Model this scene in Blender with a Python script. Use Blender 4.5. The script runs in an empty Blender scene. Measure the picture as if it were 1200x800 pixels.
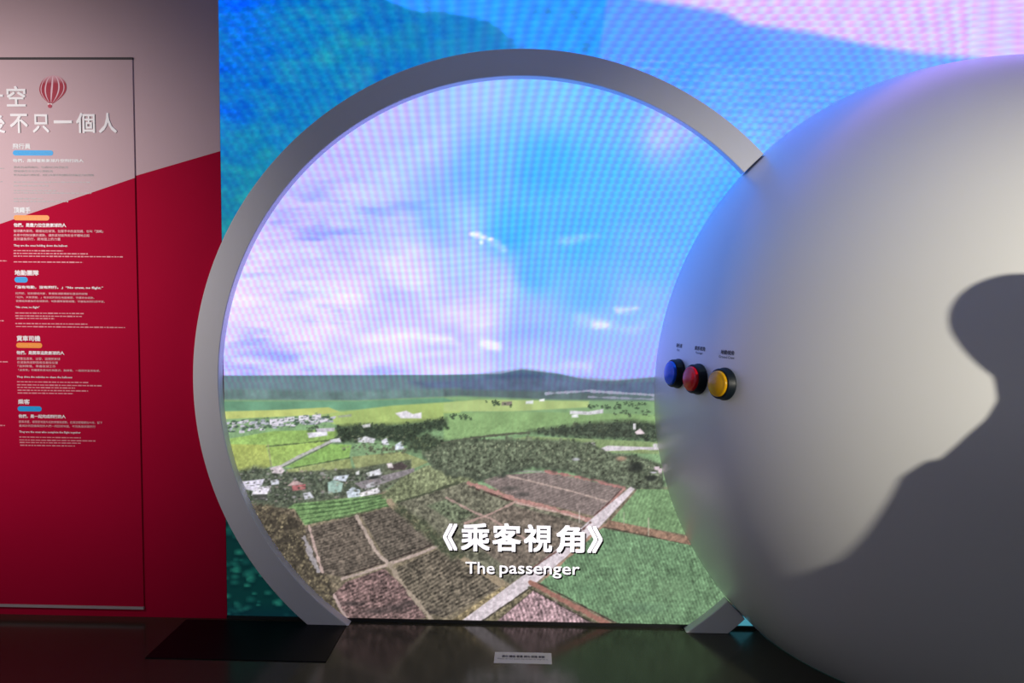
import bpy, bmesh, math, random
import numpy as np
from mathutils import Vector, Matrix

scene = bpy.context.scene
COL = scene.collection
random.seed(7)

# ------------------------------------------------------------------ camera
FPX, CAM_Y, CAM_H = 870.2, -3.3935, 1.55
PITCH, YAW, ROLL = 0.0586, 0.0270, 0.0083

def cam_axes():
    cy, sy, cp, sp = math.cos(YAW), math.sin(YAW), math.cos(PITCH), math.sin(PITCH)
    F = np.array([-sy * cp, cy * cp, -sp])
    R = np.array([cy, sy, 0.0])
    U = np.cross(R, F)
    c, s = math.cos(ROLL), math.sin(ROLL)
    return c * R + s * U, -s * R + c * U, F

AX_R, AX_U, AX_F = cam_axes()
EYE = np.array([0.0, CAM_Y, CAM_H])

def ray(u, v):
    return AX_R * ((u - 600) / FPX) - AX_U * ((v - 400) / FPX) + AX_F

def on_wall(u, v, y):
    """point of a wall-parallel plane measured from the photograph"""
    d = ray(u, v)
    return EYE + d * ((y - CAM_Y) / d[1])

def on_floor(u, v):
    d = ray(u, v)
    return EYE - d * (CAM_H / d[2])

cam_data = bpy.data.cameras.new('camera')
cam_data.sensor_width = 36.0
cam_data.lens = FPX / 1200 * 36.0
cam = bpy.data.objects.new('camera', cam_data)
COL.objects.link(cam)
M = Matrix.Identity(4)
for i in range(3):
    M[i][0], M[i][1], M[i][2], M[i][3] = AX_R[i], AX_U[i], -AX_F[i], EYE[i]
cam.matrix_world = M
scene.camera = cam

# ------------------------------------------------------------------ world, view, lights
w = bpy.data.worlds.new('world')
scene.world = w
w.use_nodes = True
w.node_tree.nodes['Background'].inputs[0].default_value = (0.82, 0.84, 1.0, 1)      # dim light of the open gallery behind the camera
w.node_tree.nodes['Background'].inputs[1].default_value = 0.25
vs = scene.view_settings
vs.view_transform = 'Standard'
vs.look = 'None'
vs.exposure = 0.0
vs.gamma = 1.0
vs.use_curve_mapping = False
scene.cycles.use_denoising = True
scene.cycles.max_bounces = 8
scene.cycles.diffuse_bounces = 4

def spot(name, loc, aim, power, color, angle, blend, radius):
    l = bpy.data.lights.new(name, 'SPOT')
    l.energy = power
    l.color = color
    l.spot_size = math.radians(angle)
    l.spot_blend = blend
    l.shadow_soft_size = radius
    o = bpy.data.objects.new(name, l)
    COL.objects.link(o)
    o.location = loc
    d = Vector(aim) - Vector(loc)
    o.rotation_euler = d.to_track_quat('-Z', 'Y').to_euler()
    return o

# lamp right of the frame that throws the visitor's shadow, and the lamp on the text wall
SHADOW_LAMP = np.array([2.99, -5.05, 2.35])
spot('gallery_spot', SHADOW_LAMP, (1.62, -1.0, 1.28), 830, (1.0, 0.94, 0.80), 40, 1.0, 0.035)
spot('wall_spot', (-3.05, -1.9, 2.2), (-2.75, 0.05, 1.70), 190, (1.0, 0.90, 0.88), 86, 1.0, 0.05)

# ------------------------------------------------------------------ helpers
def srgb(r, g, b):
    f = lambda c: c / 12.92 if c <= 0.04045 else ((c + 0.055) / 1.055) ** 2.4
    return (f(r / 255), f(g / 255), f(b / 255), 1.0)

def mat(name, color, rough=0.5, noise=0.0, scale=20.0, bump=0.0, spec=0.5, metal=0.0, emit=None, coat=0.0):
    m = bpy.data.materials.new(name)
    m.use_nodes = True
    nt = m.node_tree
    b = nt.nodes['Principled BSDF']
    b.inputs['Base Color'].default_value = color
    b.inputs['Roughness'].default_value = rough
    b.inputs['Metallic'].default_value = metal
    b.inputs['Specular IOR Level'].default_value = spec
    b.inputs['Coat Weight'].default_value = coat
    if emit:
        b.inputs['Emission Color'].default_value = color
        b.inputs['Emission Strength'].default_value = emit
    if noise or bump:
        tc = nt.nodes.new('ShaderNodeTexCoord')
        n = nt.nodes.new('ShaderNodeTexNoise')
        n.inputs['Scale'].default_value = scale
        n.inputs['Detail'].default_value = 6
        nt.links.new(tc.outputs['Object'], n.inputs['Vector'])
        if noise:
            mx = nt.nodes.new('ShaderNodeMix')
            mx.data_type = 'RGBA'
            mx.inputs[6].default_value = tuple(c * (1 - noise) for c in color[:3]) + (1,)
            mx.inputs[7].default_value = tuple(min(1, c * (1 + noise)) for c in color[:3]) + (1,)
            nt.links.new(n.outputs['Fac'], mx.inputs[0])
            nt.links.new(mx.outputs[2], b.inputs['Base Color'])
        if bump:
            bp = nt.nodes.new('ShaderNodeBump')
            bp.inputs['Strength'].default_value = bump
            bp.inputs['Distance'].default_value = 0.01
            nt.links.new(n.outputs['Fac'], bp.inputs['Height'])
            nt.links.new(bp.outputs['Normal'], b.inputs['Normal'])
    return m

def obj(name, me, m=None, parent=None, smooth=False):
    if isinstance(me, bmesh.types.BMesh):
        bm, me = me, bpy.data.meshes.new(name)
        bm.to_mesh(me)
        bm.free()
    if m is not None:
        me.materials.clear()
        for k in (m if isinstance(m, (list, tuple)) else [m]):
            me.materials.append(k)
    if smooth:
        me.polygons.foreach_set('use_smooth', [True] * len(me.polygons))
    o = bpy.data.objects.new(name, me)
    COL.objects.link(o)
    if parent is not None:
        o.parent = parent
    return o

def tag(o, label=None, cat=None, group=None, kind=None):
    if label: o['label'] = label
    if cat: o['category'] = cat
    if group: o['group'] = group
    if kind: o['kind'] = kind
    return o

def box_bm(x0, x1, y0, y1, z0, z1, bevel=0.0):
    bm = bmesh.new()
    v = [bm.verts.new((x, y, z)) for z in (z0, z1) for y in (y0, y1) for x in (x0, x1)]
    for f in ((0, 2, 3, 1), (4, 5, 7, 6), (0, 1, 5, 4), (2, 6, 7, 3), (0, 4, 6, 2), (1, 3, 7, 5)):
        bm.faces.new([v[i] for i in f])
    if bevel:
        bmesh.ops.bevel(bm, geom=bm.edges[:], offset=bevel, segments=2, affect='EDGES', profile=0.5)
    bmesh.ops.recalc_face_normals(bm, faces=bm.faces[:])
    return bm

def lathe_bm(profile, n=40):
    """profile of (radius, height) about +Z"""
    bm = bmesh.new()
    rings = []
    for r, h in profile:
        if r < 1e-6:
            rings.append([bm.verts.new((0, 0, h))])
        else:
            rings.append([bm.verts.new((r * math.cos(2 * math.pi * k / n), r * math.sin(2 * math.pi * k / n), h)) for k in range(n)])
    for a, b in zip(rings, rings[1:]):
        for k in range(n):
            q = [a[k % len(a)], a[(k + 1) % len(a)], b[(k + 1) % len(b)], b[k % len(b)]]
            u = []
            for t in q:
                if t not in u: u.append(t)
            if len(u) > 2: bm.faces.new(u)
    bmesh.ops.recalc_face_normals(bm, faces=bm.faces[:])
    return bm

def text_mesh(s, bold=0.0, extrude=0.0, res=3):
    c = bpy.data.curves.new('lettering', 'FONT')
    c.body = s
    c.extrude = extrude
    c.resolution_u = res
    o = bpy.data.objects.new('lettering', c)
    COL.objects.link(o)
    bpy.context.view_layer.update()
    me = bpy.data.meshes.new_from_object(o.evaluated_get(bpy.context.evaluated_depsgraph_get()))
    bpy.data.objects.remove(o)
    bpy.data.curves.remove(c)
    if bold > 0.004:                       # heavier stroke: the glyph widened by shifted copies of itself
        bm = bmesh.new()
        for ly, (sx_, sy_) in enumerate(((-1, -1), (1, -1), (1, 1), (-1, 1), (0, 0))):
            bm.from_mesh(me)
            bm.verts.ensure_lookup_table()
            for v in bm.verts[-len(me.vertices):]:
                v.co.x += sx_ * bold; v.co.y += sy_ * bold; v.co.z += ly * 0.001
        bm.to_mesh(me); bm.free()
    return me

def verts_of(me):
    a = np.empty(len(me.vertices) * 3)
    me.vertices.foreach_get('co', a)
    return a.reshape(-1, 3)

def set_verts(me, a):
    me.vertices.foreach_set('co', np.ascontiguousarray(a).ravel())
    me.update()

def wall_text(name, s, rect, y, m, parent, bold=0.02, depth=0.0, res=3, keep=False):
    """lettering laid on a wall-parallel plane; rect = photo pixels (u0, v0, u1, v1)"""
    me = text_mesh(s, bold, 0.02 if depth else 0.0, res)
    a = verts_of(me)
    p0, p1 = on_wall(rect[0], rect[1], y), on_wall(rect[2], rect[3], y)
    lo, hi = a.min(0), a.max(0)
    out = np.empty_like(a)
    sx = (p1[0] - p0[0]) / max(1e-6, hi[0] - lo[0])
    sz = (p0[2] - p1[2]) / max(1e-6, hi[1] - lo[1])
    if keep: sx = sz
    out[:, 0] = p0[0] + (a[:, 0] - lo[0]) * sx
    out[:, 2] = p1[2] + (a[:, 1] - lo[1]) * sz
    out[:, 1] = y - a[:, 2] * 0.1 if not depth else y - (a[:, 2] - lo[2]) / max(1e-6, hi[2] - lo[2]) * depth
    ctr = np.array([(p0[0] + p1[0]) / 2, y, (p0[2] + p1[2]) / 2])
    off = np.array(parent.location) if parent is not None else np.zeros(3)
    set_verts(me, out - ctr)
    o = obj(name, me, m, parent)
    o.location = ctr - off
    return o

# ------------------------------------------------------------------ materials
WHITE = mat('white satin paint', (0.82, 0.82, 0.80, 1), 0.38, 0.015, 3.0, 0.0, 0.6, coat=0.8)
RINGW = mat('white ring laminate', (0.78, 0.78, 0.78, 1), 0.55, 0.015, 6.0, 0.0, 0.3)
WHITE.node_tree.nodes['Principled BSDF'].inputs['Coat Roughness'].default_value = 0.34
WHITE.node_tree.nodes['Principled BSDF'].inputs['Coat IOR'].default_value = 1.6
DARKTRIM = mat('black trim', (0.012, 0.012, 0.013, 1), 0.5, 0.1, 30)
MATBLK = mat('black glossy mat', (0.004, 0.004, 0.0045, 1), 0.4, 0.2, 40, 0.0, 0.12)
CEIL = mat('grey ceiling paint', (0.80, 0.80, 0.80, 1), 0.8, 0.03, 3)
ROOMW = mat('grey gallery wall paint', (0.66, 0.66, 0.67, 1), 0.8, 0.03, 3)
RAIL_D = mat('dark gap rail', (0.035, 0.03, 0.033, 1), 0.5, 0.1, 30)
RAIL_L = mat('pale metal rail', (0.42, 0.36, 0.36, 1), 0.45, 0.05, 30)
LETTER = mat('white acrylic letters', (0.86, 0.86, 0.86, 1), 0.4, 0.01, 30)
INKW = mat('white print', (0.86, 0.82, 0.82, 1), 0.5, 0.01, 60)
INKP = mat('pale pink print', (0.80, 0.42, 0.45, 1), 0.5, 0.01, 60)
INKR = mat('rose print', (0.70, 0.24, 0.28, 1), 0.5, 0.01, 60)
INKG = mat('faded grey print', (0.40, 0.37, 0.37, 1), 0.5, 0.02, 60)
INKS = mat('silver white print', (0.74, 0.76, 0.76, 1), 0.5, 0.02, 60)
BLUEP = mat('blue tag print', (0.0, 0.36, 0.78, 1), 0.5, 0.02, 60)
ORANP = mat('orange tag print', (0.90, 0.30, 0.03, 1), 0.5, 0.02, 60)
INKO = mat('pale orange print', (0.93, 0.42, 0.11, 1), 0.5, 0.02, 60)
INKB = mat('pale blue print', (0.04, 0.42, 0.80, 1), 0.5, 0.02, 60)
INKK = mat('black print', (0.02, 0.02, 0.035, 1), 0.5, 0.05, 60)
PAPER = mat('white floor label', (0.62, 0.58, 0.52, 1), 0.6, 0.03, 60)
BEZEL = mat('black button bezel', (0.006, 0.012, 0.018, 1), 0.45, 0.1, 60, 0.0, 0.3)

def print_wall_mat(name, x_a, z_a, x_b, z_b):
    """white wall film with a crimson field under a slanting edge (a print on the wall)"""
    m = bpy.data.materials.new(name)
    m.use_nodes = True
    nt = m.node_tree
    L = nt.links
    b = nt.nodes['Principled BSDF']
    b.inputs['Roughness'].default_value = 0.75
    b.inputs['Specular IOR Level'].default_value = 0.08
    tc = nt.nodes.new('ShaderNodeNewGeometry')
    sx = nt.nodes.new('ShaderNodeSeparateXYZ')
    L.new(tc.outputs['Position'], sx.inputs[0])
    k = (z_b - z_a) / (x_b - x_a)
    mul = nt.nodes.new('ShaderNodeMath'); mul.operation = 'MULTIPLY_ADD'
    L.new(sx.outputs['X'], mul.inputs[0])
    mul.inputs[1].default_value = k
    mul.inputs[2].default_value = z_a - k * x_a
    lt = nt.nodes.new('ShaderNodeMath'); lt.operation = 'LESS_THAN'
    L.new(sx.outputs['Z'], lt.inputs[0]); L.new(mul.outputs[0], lt.inputs[1])
    n = nt.nodes.new('ShaderNodeTexNoise'); n.inputs['Scale'].default_value = 2.0
    L.new(tc.outputs['Position'], n.inputs['Vector'])
    red = nt.nodes.new('ShaderNodeMix'); red.data_type = 'RGBA'
    red.inputs[6].default_value = (0.42, 0.0008, 0.030, 1)
    red.inputs[7].default_value = (0.47, 0.0010, 0.036, 1)
    L.new(n.outputs['Fac'], red.inputs[0])
    mx = nt.nodes.new('ShaderNodeMix'); mx.data_type = 'RGBA'
    mx.inputs[6].default_value = (0.60, 0.445, 0.465, 1)
    L.new(lt.outputs[0], mx.inputs[0]); L.new(red.outputs[2], mx.inputs[7])
    L.new(mx.outputs[2], b.inputs['Base Color'])
    return m

# ------------------------------------------------------------------ setting
WALL_Y = 0.055        # face of the wall plane
LED_Y = 0.06
LED_X0, LED_X1, LED_Z0, LED_Z1 = -1.4535, 4.30, 0.014, 3.02
ROOM_X0, ROOM_X1, ROOM_Y0, ROOM_Z = -5.5, 5.5, -7.5, 3.06

def floor_mat():
    m = bpy.data.materials.new('dark polished concrete')
    m.use_nodes = True
    nt = m.node_tree; L = nt.links
    b = nt.nodes['Principled BSDF']
    tc = nt.nodes.new('ShaderNodeNewGeometry')
    n1 = nt.nodes.new('ShaderNodeTexNoise'); n1.inputs['Scale'].default_value = 1.6; n1.inputs['Detail'].default_value = 7
    n2 = nt.nodes.new('ShaderNodeTexNoise'); n2.inputs['Scale'].default_value = 60; n2.inputs['Detail'].default_value = 3
    L.new(tc.outputs['Position'], n1.inputs['Vector']); L.new(tc.outputs['Position'], n2.inputs['Vector'])
    mx = nt.nodes.new('ShaderNodeMix'); mx.data_type = 'RGBA'
    mx.inputs[6].default_value = (0.026, 0.027, 0.017, 1)
    mx.inputs[7].default_value = (0.042, 0.040, 0.026, 1)
    L.new(n1.outputs['Fac'], mx.inputs[0]); L.new(mx.outputs[2], b.inputs['Base Color'])
    mr = nt.nodes.new('ShaderNodeMapRange')
    mr.inputs[3].default_value = 0.13; mr.inputs[4].default_value = 0.23
    L.new(n1.outputs['Fac'], mr.inputs[0]); L.new(mr.outputs[0], b.inputs['Roughness'])
    bp = nt.nodes.new('ShaderNodeBump'); bp.inputs['Strength'].default_value = 0.04; bp.inputs['Distance'].default_value = 0.002
    L.new(n2.outputs['Fac'], bp.inputs['Height']); L.new(bp.outputs['Normal'], b.inputs['Normal'])
    b.inputs['Specular IOR Level'].default_value = 0.6
    return m

tag(obj('floor', box_bm(ROOM_X0, ROOM_X1, ROOM_Y0, 0.3, -0.1, 0.0), floor_mat()), kind='structure')
tag(obj('ceiling', box_bm(ROOM_X0, ROOM_X1, ROOM_Y0, 0.3, ROOM_Z, ROOM_Z + 0.1), CEIL), kind='structure')
pw = on_wall(258, 177, WALL_Y); pv = on_wall(157, 206.5, WALL_Y)
WALLPRINT = print_wall_mat('white and crimson wall film', pv[0], pv[2], pw[0], pw[2])
tag(obj('wall_left', box_bm(ROOM_X0, LED_X0, WALL_Y, 0.3, 0.0, ROOM_Z), WALLPRINT), kind='structure')
tag(obj('wall_right', box_bm(LED_X1, ROOM_X1, WALL_Y, 0.3, 0.0, ROOM_Z), ROOMW), kind='structure')
tag(obj('wall_top', box_bm(LED_X0, LED_X1, WALL_Y, 0.3, LED_Z1 + 0.001, ROOM_Z), ROOMW), kind='structure')
tag(obj('baseboard_screen', box_bm(LED_X0, LED_X1, WALL_Y - 0.004, 0.3, 0.0, LED_Z0), DARKTRIM), kind='structure')

# ------------------------------------------------------------------ the picture on the LED screen
rng = np.random.default_rng(11)
gx = np.concatenate([np.arange(LED_X0, 1.95, 0.0042), np.linspace(1.96, LED_X1, 60)])
gz = np.concatenate([np.arange(LED_Z0, 2.94, 0.0042), np.linspace(2.95, LED_Z1, 8)])
NX, NZ = len(gx), len(gz)
X, Z = np.meshgrid(gx, gz)
dx, dy, dz = X - EYE[0], LED_Y - EYE[1], Z - EYE[2]
den = dx * AX_F[0] + dy * AX_F[1] + dz * AX_F[2]
U = 600 + FPX * (dx * AX_R[0] + dy * AX_R[1] + dz * AX_R[2]) / den
V = 400 - FPX * (dx * AX_U[0] + dy * AX_U[1] + dz * AX_U[2]) / den
IMG = np.zeros((NZ, NX, 3))
UC, VR = U[NZ // 2], V[:, NX // 4]

def box_of(u0, v0, u1, v1, pad=6):
    c = np.nonzero((UC > u0 - pad) & (UC < u1 + pad))[0]
    r = np.nonzero((VR > v0 - pad) & (VR < v1 + pad))[0]
    if len(c) == 0 or len(r) == 0: return None
    return slice(r[0], r[-1] + 1), slice(c[0], c[-1] + 1)

def vnoise(u, v, seed):
    r = np.random.default_rng(seed).random((256, 256))
    iu, iv = np.floor(u).astype(int), np.floor(v).astype(int)
    fu, fv = u - iu, v - iv
    fu, fv = fu * fu * (3 - 2 * fu), fv * fv * (3 - 2 * fv)
    g = lambda a, b: r[b & 255, a & 255]
    return (g(iu, iv) * (1 - fu) + g(iu + 1, iv) * fu) * (1 - fv) + (g(iu, iv + 1) * (1 - fu) + g(iu + 1, iv + 1) * fu) * fv

def fbm(u, v, s, seed, octv=4):
    t, a, n = 0, 1, 0
    for k in range(octv):
        t = t + a * vnoise(u / s + 37 * k, v / s + 91 * k, seed + k); n += a
        a *= 0.55; s = s / 2.03
    return t / n

def field(points, p=3.2):
    """smooth colour field through measured points"""
    num, d = 0, 0
    for u, v, r, g, b in points:
        wgt = 1.0 / (((U - u) ** 2 + (V - v) ** 2) + 150.0) ** (p / 2)
        num = num + wgt[..., None] * np.array([r, g, b]); d = d + wgt
    return num / d[..., None]

def blend(sl, a, c):
    IMG[sl] = IMG[sl] * (1 - a[..., None]) + np.asarray(c, float) * a[..., None]

def poly(pts, color, soft=1.0, var=0.08, rows=None, rowamp=0.25, rowper=3.2, spk=0.0, seed=1):
    p = np.array(pts, float)
    sl = box_of(p[:, 0].min(), p[:, 1].min(), p[:, 0].max(), p[:, 1].max())
    if sl is None: return
    u, v = U[sl], V[sl]
    inside = np.zeros(u.shape, bool); dist = np.full(u.shape, 1e9)
    for (x0, y0), (x1, y1) in zip(p, np.roll(p, -1, 0)):
        cond = (y0 > v) != (y1 > v)
        xi = (x1 - x0) * (v - y0) / ((y1 - y0) if y1 != y0 else 1e-9) + x0
        inside ^= cond & (u < xi)
        l2 = (x1 - x0) ** 2 + (y1 - y0) ** 2 + 1e-9
        t = np.clip(((u - x0) * (x1 - x0) + (v - y0) * (y1 - y0)) / l2, 0, 1)
        dist = np.minimum(dist, np.hypot(u - x0 - t * (x1 - x0), v - y0 - t * (y1 - y0)))
    a = np.clip(0.5 + np.where(inside, dist, -dist) / soft, 0, 1)
    k = 1 + var * (fbm(u, v, 14, seed) * 2 - 1) * 2
    if spk: k = k + spk * (fbm(u, v, 2.6, seed + 9, 2) * 2 - 1) * 2
    if rows is not None:
        ph = (u * math.cos(rows) + v * math.sin(rows)) / rowper + 1.5 * fbm(u, v, 25, seed + 5)
        k = k + rowamp * np.sin(2 * math.pi * ph) * (0.5 + fbm(u, v, 8, seed + 3))
    c = np.asarray(color, float) * k[..., None]
    IMG[sl] = IMG[sl] * (1 - a[..., None]) + c * a[..., None]

def line(pts, width, color, rough=0.0, alpha=1.0, seed=3):
    p = np.array(pts, float)
    sl = box_of(p[:, 0].min(), p[:, 1].min(), p[:, 0].max(), p[:, 1].max(), 6 + width)
    if sl is None: return
    u, v = U[sl], V[sl]
    dist = np.full(u.shape, 1e9)
    for (x0, y0), (x1, y1) in zip(p[:-1], p[1:]):
        l2 = (x1 - x0) ** 2 + (y1 - y0) ** 2 + 1e-9
        t = np.clip(((u - x0) * (x1 - x0) + (v - y0) * (y1 - y0)) / l2, 0, 1)
        dist = np.minimum(dist, np.hypot(u - x0 - t * (x1 - x0), v - y0 - t * (y1 - y0)))
    if rough: dist = dist + rough * (fbm(u, v, 5, seed) * 2 - 1) * 2
    a = np.clip(0.5 + (width / 2 - dist) / 1.2, 0, 1) * alpha
    blend(sl, a, color)

def blob(u0, v0, ru, rv, color, soft=0.35, alpha=1.0):
    sl = box_of(u0 - ru, v0 - rv, u0 + ru, v0 + rv, 2)
    if sl is None: return
    q = np.hypot((U[sl] - u0) / ru, (V[sl] - v0) / rv)
    blend(sl, np.clip((1 - q) / soft, 0, 1) * alpha, color)

def in_poly(x, y, p):
    c = False
    for (x0, y0), (x1, y1) in zip(p, p[1:] + p[:1]):
        if (y0 > y) != (y1 > y) and x < (x1 - x0) * (y - y0) / (y1 - y0) + x0: c = not c
    return c

def trees(p, n, r0, r1, dark=(44, 56, 44), light=(132, 146, 106), seed=1, tall=1.0):
    rg = random.Random(seed)
    us, vs_ = [a[0] for a in p], [a[1] for a in p]
    pts = []
    while len(pts) < n:
        x, y = rg.uniform(min(us), max(us)), rg.uniform(min(vs_), max(vs_))
        if in_poly(x, y, p): pts.append((y, x))
    if n > 40: poly(p, [(3 * d + l) / 4 for d, l in zip(dark, light)], 7, 0.12, seed=seed * 7, spk=0.3)
    for y, x in sorted(pts):
        r = rg.uniform(r0, r1)
        k = rg.random() ** 1.2
        c = [d + (l - d) * k for d, l in zip(dark, light)]
        blob(x + r * 0.25, y + r * 0.5, r, r * 0.8 * tall, dark, 0.8, 0.75)
        for q in range(4):
            f = rg.uniform(0.55, 1.15)
            blob(x + rg.uniform(-.6, .5) * r, y + rg.uniform(-.8, .4) * r * tall, r * rg.uniform(.3, .5), r * rg.uniform(.3, .55) * tall, [min(255, e * f) for e in c], 0.8, 0.8)

# --- outside the ring: hazy mountains
outer = field([(265, 10, 8, 108, 214), (300, 60, 6, 105, 208), (270, 130, 8, 112, 205), (300, 170, 16, 128, 178),
               (290, 215, 22, 135, 166), (270, 260, 16, 128, 158), (280, 40, 6, 104, 214), (360, 30, 14, 122, 196), (400, 70, 20, 130, 186), (345, 110, 22, 128, 190), (330, 150, 20, 125, 192),
               (430, 95, 24, 124, 194), (470, 50, 20, 124, 190), (540, 45, 26, 126, 198), (560, 60, 34, 130, 200), (640, 20, 74, 156, 226), (700, 40, 92, 158, 232),
               (760, 60, 100, 150, 236), (700, 62, 96, 152, 232), (800, 80, 96, 150, 236), (860, 60, 98, 146, 236), (850, 110, 116, 164, 236), (900, 100, 108, 156, 236), (880, 160, 132, 180, 236),
               (950, 90, 112, 156, 236), (1000, 80, 112, 154, 236), (1060, 78, 130, 160, 238), (920, 140, 132, 160, 236), (1100, 200, 120, 150, 220), (270, 610, 8, 66, 66), (330, 700, 8, 72, 74), (290, 720, 6, 60, 64), (300, 660, 12, 84, 78), (875, 729, 84, 132, 160), (930, 720, 20, 74, 78), (1000, 640, 16, 80, 82), (1200, 560, 20, 92, 100), (1200, 700, 8, 66, 66), (1500, 480, 24, 104, 120), (1500, 700, 8, 64, 64), (1900, 560, 14, 84, 90), (2300, 600, 10, 72, 74), (1600, 250, 60, 130, 190), (2200, 250, 70, 136, 200)])
IMG[:] = outer + (np.clip((U - 620) / 150, 0, 1) * np.clip((V - 20) / 60, 0, 1))[..., None] * np.array([-14, 10, 0])
tex = fbm(U * 0.8 + V * 0.9, V * 1.6 - U * 0.5, 26, 40, 5) - 0.5
topleft = np.clip((640 - U) / 200, 0, 1) * np.clip((330 - V) / 40, 0, 1)
IMG += (tex * topleft)[..., None] * np.array([44, 54, -22])
IMG += ((fbm(U, V, 5, 44, 2) - 0.5) * topleft)[..., None] * np.array([10, 24, 22])
poly([(455, -70), (452, 0), (474, 9), (495, 15), (530, 16), (572, 25), (586, 34), (608, 52), (700, 80), (765, -400), (455, -400)], (52, 152, 226), 5, 0.05, seed=3)
poly([(700, -10), (765, 1), (850, 15), (872, 28), (950, 38), (1010, 51), (1080, 63), (1140, 68), (1500, 110), (3200, 60), (3200, -400), (700, -400)], (214, 192, 244), 9, 0.04, seed=4)
sl = box_of(680, -300, 3200, 130); haze = np.clip((U[sl] - 780) / 280, 0, 1) * np.clip((60 - V[sl]) / 60, 0, 1)
blend(sl, haze * 0.7 * (0.55 + 0.9 * (fbm(U[sl], V[sl] * 2, 90, 61) - 0.5)), (232, 196, 240))
for i in range(26):
    y = 70 + i * 5
    line([(700 + i * 6, y - 8), (800 + i * 4, y), (1000, y + 14)], 2.2, (150, 176, 240) if i % 2 else (92, 142, 230), 1.6, 0.28, seed=70 + i)
fsl = box_of(262, 585, 400, 732)
IMG[fsl] = np.array([4, 44, 44])
rg = random.Random(5)
for i in range(150):
    x, y = rg.uniform(262, 370), 590 + i * 0.95
    r = rg.uniform(5, 11); k = rg.random()
    blob(x, y + 3, r, r * 0.7, (3, 38, 40), 0.6, 0.8)
    blob(x, y, r * 0.8, r * 0.5, (14 + 26 * k, 72 + 52 * k, 68 + 36 * k), 0.9, 0.75)
blend(fsl, np.clip((V[fsl] - 705) / 22, 0, 1) * 0.7, (4, 30, 44))
rsl = box_of(905, 420, 3000, 760)
lowr = np.clip((V[rsl] - 430) / 120, 0, 1)
IMG[rsl] += (lowr * (fbm(U[rsl], V[rsl] * 1.6, 22, 130, 4) - 0.5))[..., None] * np.array([40, 110, 96])
OUTER = IMG.copy()

# --- inside the ring: sky
sky = field([(560, 100, 165, 196, 240), (450, 140, 188, 192, 236), (380, 190, 192, 190, 235), (330, 260, 205, 196, 232), (290, 330, 226, 212, 236),
             (280, 400, 224, 212, 236), (300, 428, 212, 203, 232), (640, 108, 138, 186, 240), (720, 118, 126, 174, 240), (790, 150, 168, 174, 240),
             (830, 190, 118, 170, 240), (850, 220, 100, 165, 240), (500, 180, 160, 188, 238), (560, 200, 120, 182, 238), (640, 200, 88, 172, 236),
             (720, 220, 100, 172, 240), (780, 250, 110, 168, 240), (450, 260, 184, 196, 234), (520, 250, 148, 192, 236), (600, 270, 80, 172, 236),
             (680, 280, 96, 170, 240), (760, 300, 120, 170, 240), (400, 320, 216, 208, 236), (480, 320, 210, 209, 234), (540, 300, 178, 200, 234),
             (585, 330, 190, 198, 232), (625, 320, 106, 174, 236), (690, 340, 118, 170, 238), (750, 360, 150, 176, 238), (380, 380, 222, 213, 236),
             (480, 380, 218, 212, 234), (560, 370, 218, 208, 232), (625, 375, 160, 178, 233), (700, 390, 160, 180, 236), (760, 400, 164, 176, 236),
             (400, 430, 206, 202, 232), (520, 425, 206, 202, 233), (620, 420, 180, 192, 232), (700, 430, 172, 183, 234), (765, 436, 164, 176, 230)], 3.6)
rt = np.clip((U - 520) / 160, 0, 1) * np.clip((440 - V) / 60, 0, 1)
IMG[:] = sky + rt[..., None] * np.array([-14, 9, 0])
cl = fbm(U * 0.45, V * 1.3, 30, 80, 5) - 0.5
IMG += (cl * np.clip((720 - U) / 260, 0.15, 1) * np.clip((V - 120) / 160, 0.2, 1))[..., None] * np.array([72, 52, 16])
dk = np.clip(fbm(U * 0.35, V * 1.6, 26, 90, 4) - 0.55, 0, 1)
IMG -= (dk * np.clip((560 - U) / 150, 0, 1) * np.clip((V - 170) / 80, 0, 1))[..., None] * np.array([170, 110, 40])
CLOUDS = [([(275, 322), (330, 330), (420, 350)], 7, .55), ([(268, 350), (310, 352), (370, 362)], 5, .4), ([(430, 398), (490, 394), (530, 398), (540, 404)], 5, .75),
                  ([(470, 330), (500, 345), (520, 362), (560, 380)], 12, .35), ([(300, 300), (360, 290), (400, 310)], 8, .35), ([(565, 402), (582, 405)], 5, .8),
                  ([(725, 364), (745, 361)], 4, .65), ([(698, 381), (712, 381)], 4, .7), ([(500, 432), (600, 434), (690, 430)], 6, .35), ([(355, 415), (450, 420), (560, 410)], 6, .35),
                  ([(660, 282), (700, 276)], 5, .25), ([(590, 292), (584, 286), (574, 281)], 4, .4), ([(420, 225), (470, 200), (520, 150)], 22, .18), ([(770, 165), (800, 140), (815, 150)], 18, .18),
                  ([(680, 375), (740, 385), (768, 372)], 8, .22), ([(265, 420), (330, 428), (420, 426)], 6, .4)]
for b in [(559, 275, 8, 6), (553, 274, 5, 4), (566, 278, 7, 4), (564, 284, 4, 4), (575, 280, 5, 3)]:
    blob(*b, (252, 250, 252), 0.9, 0.9)

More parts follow.
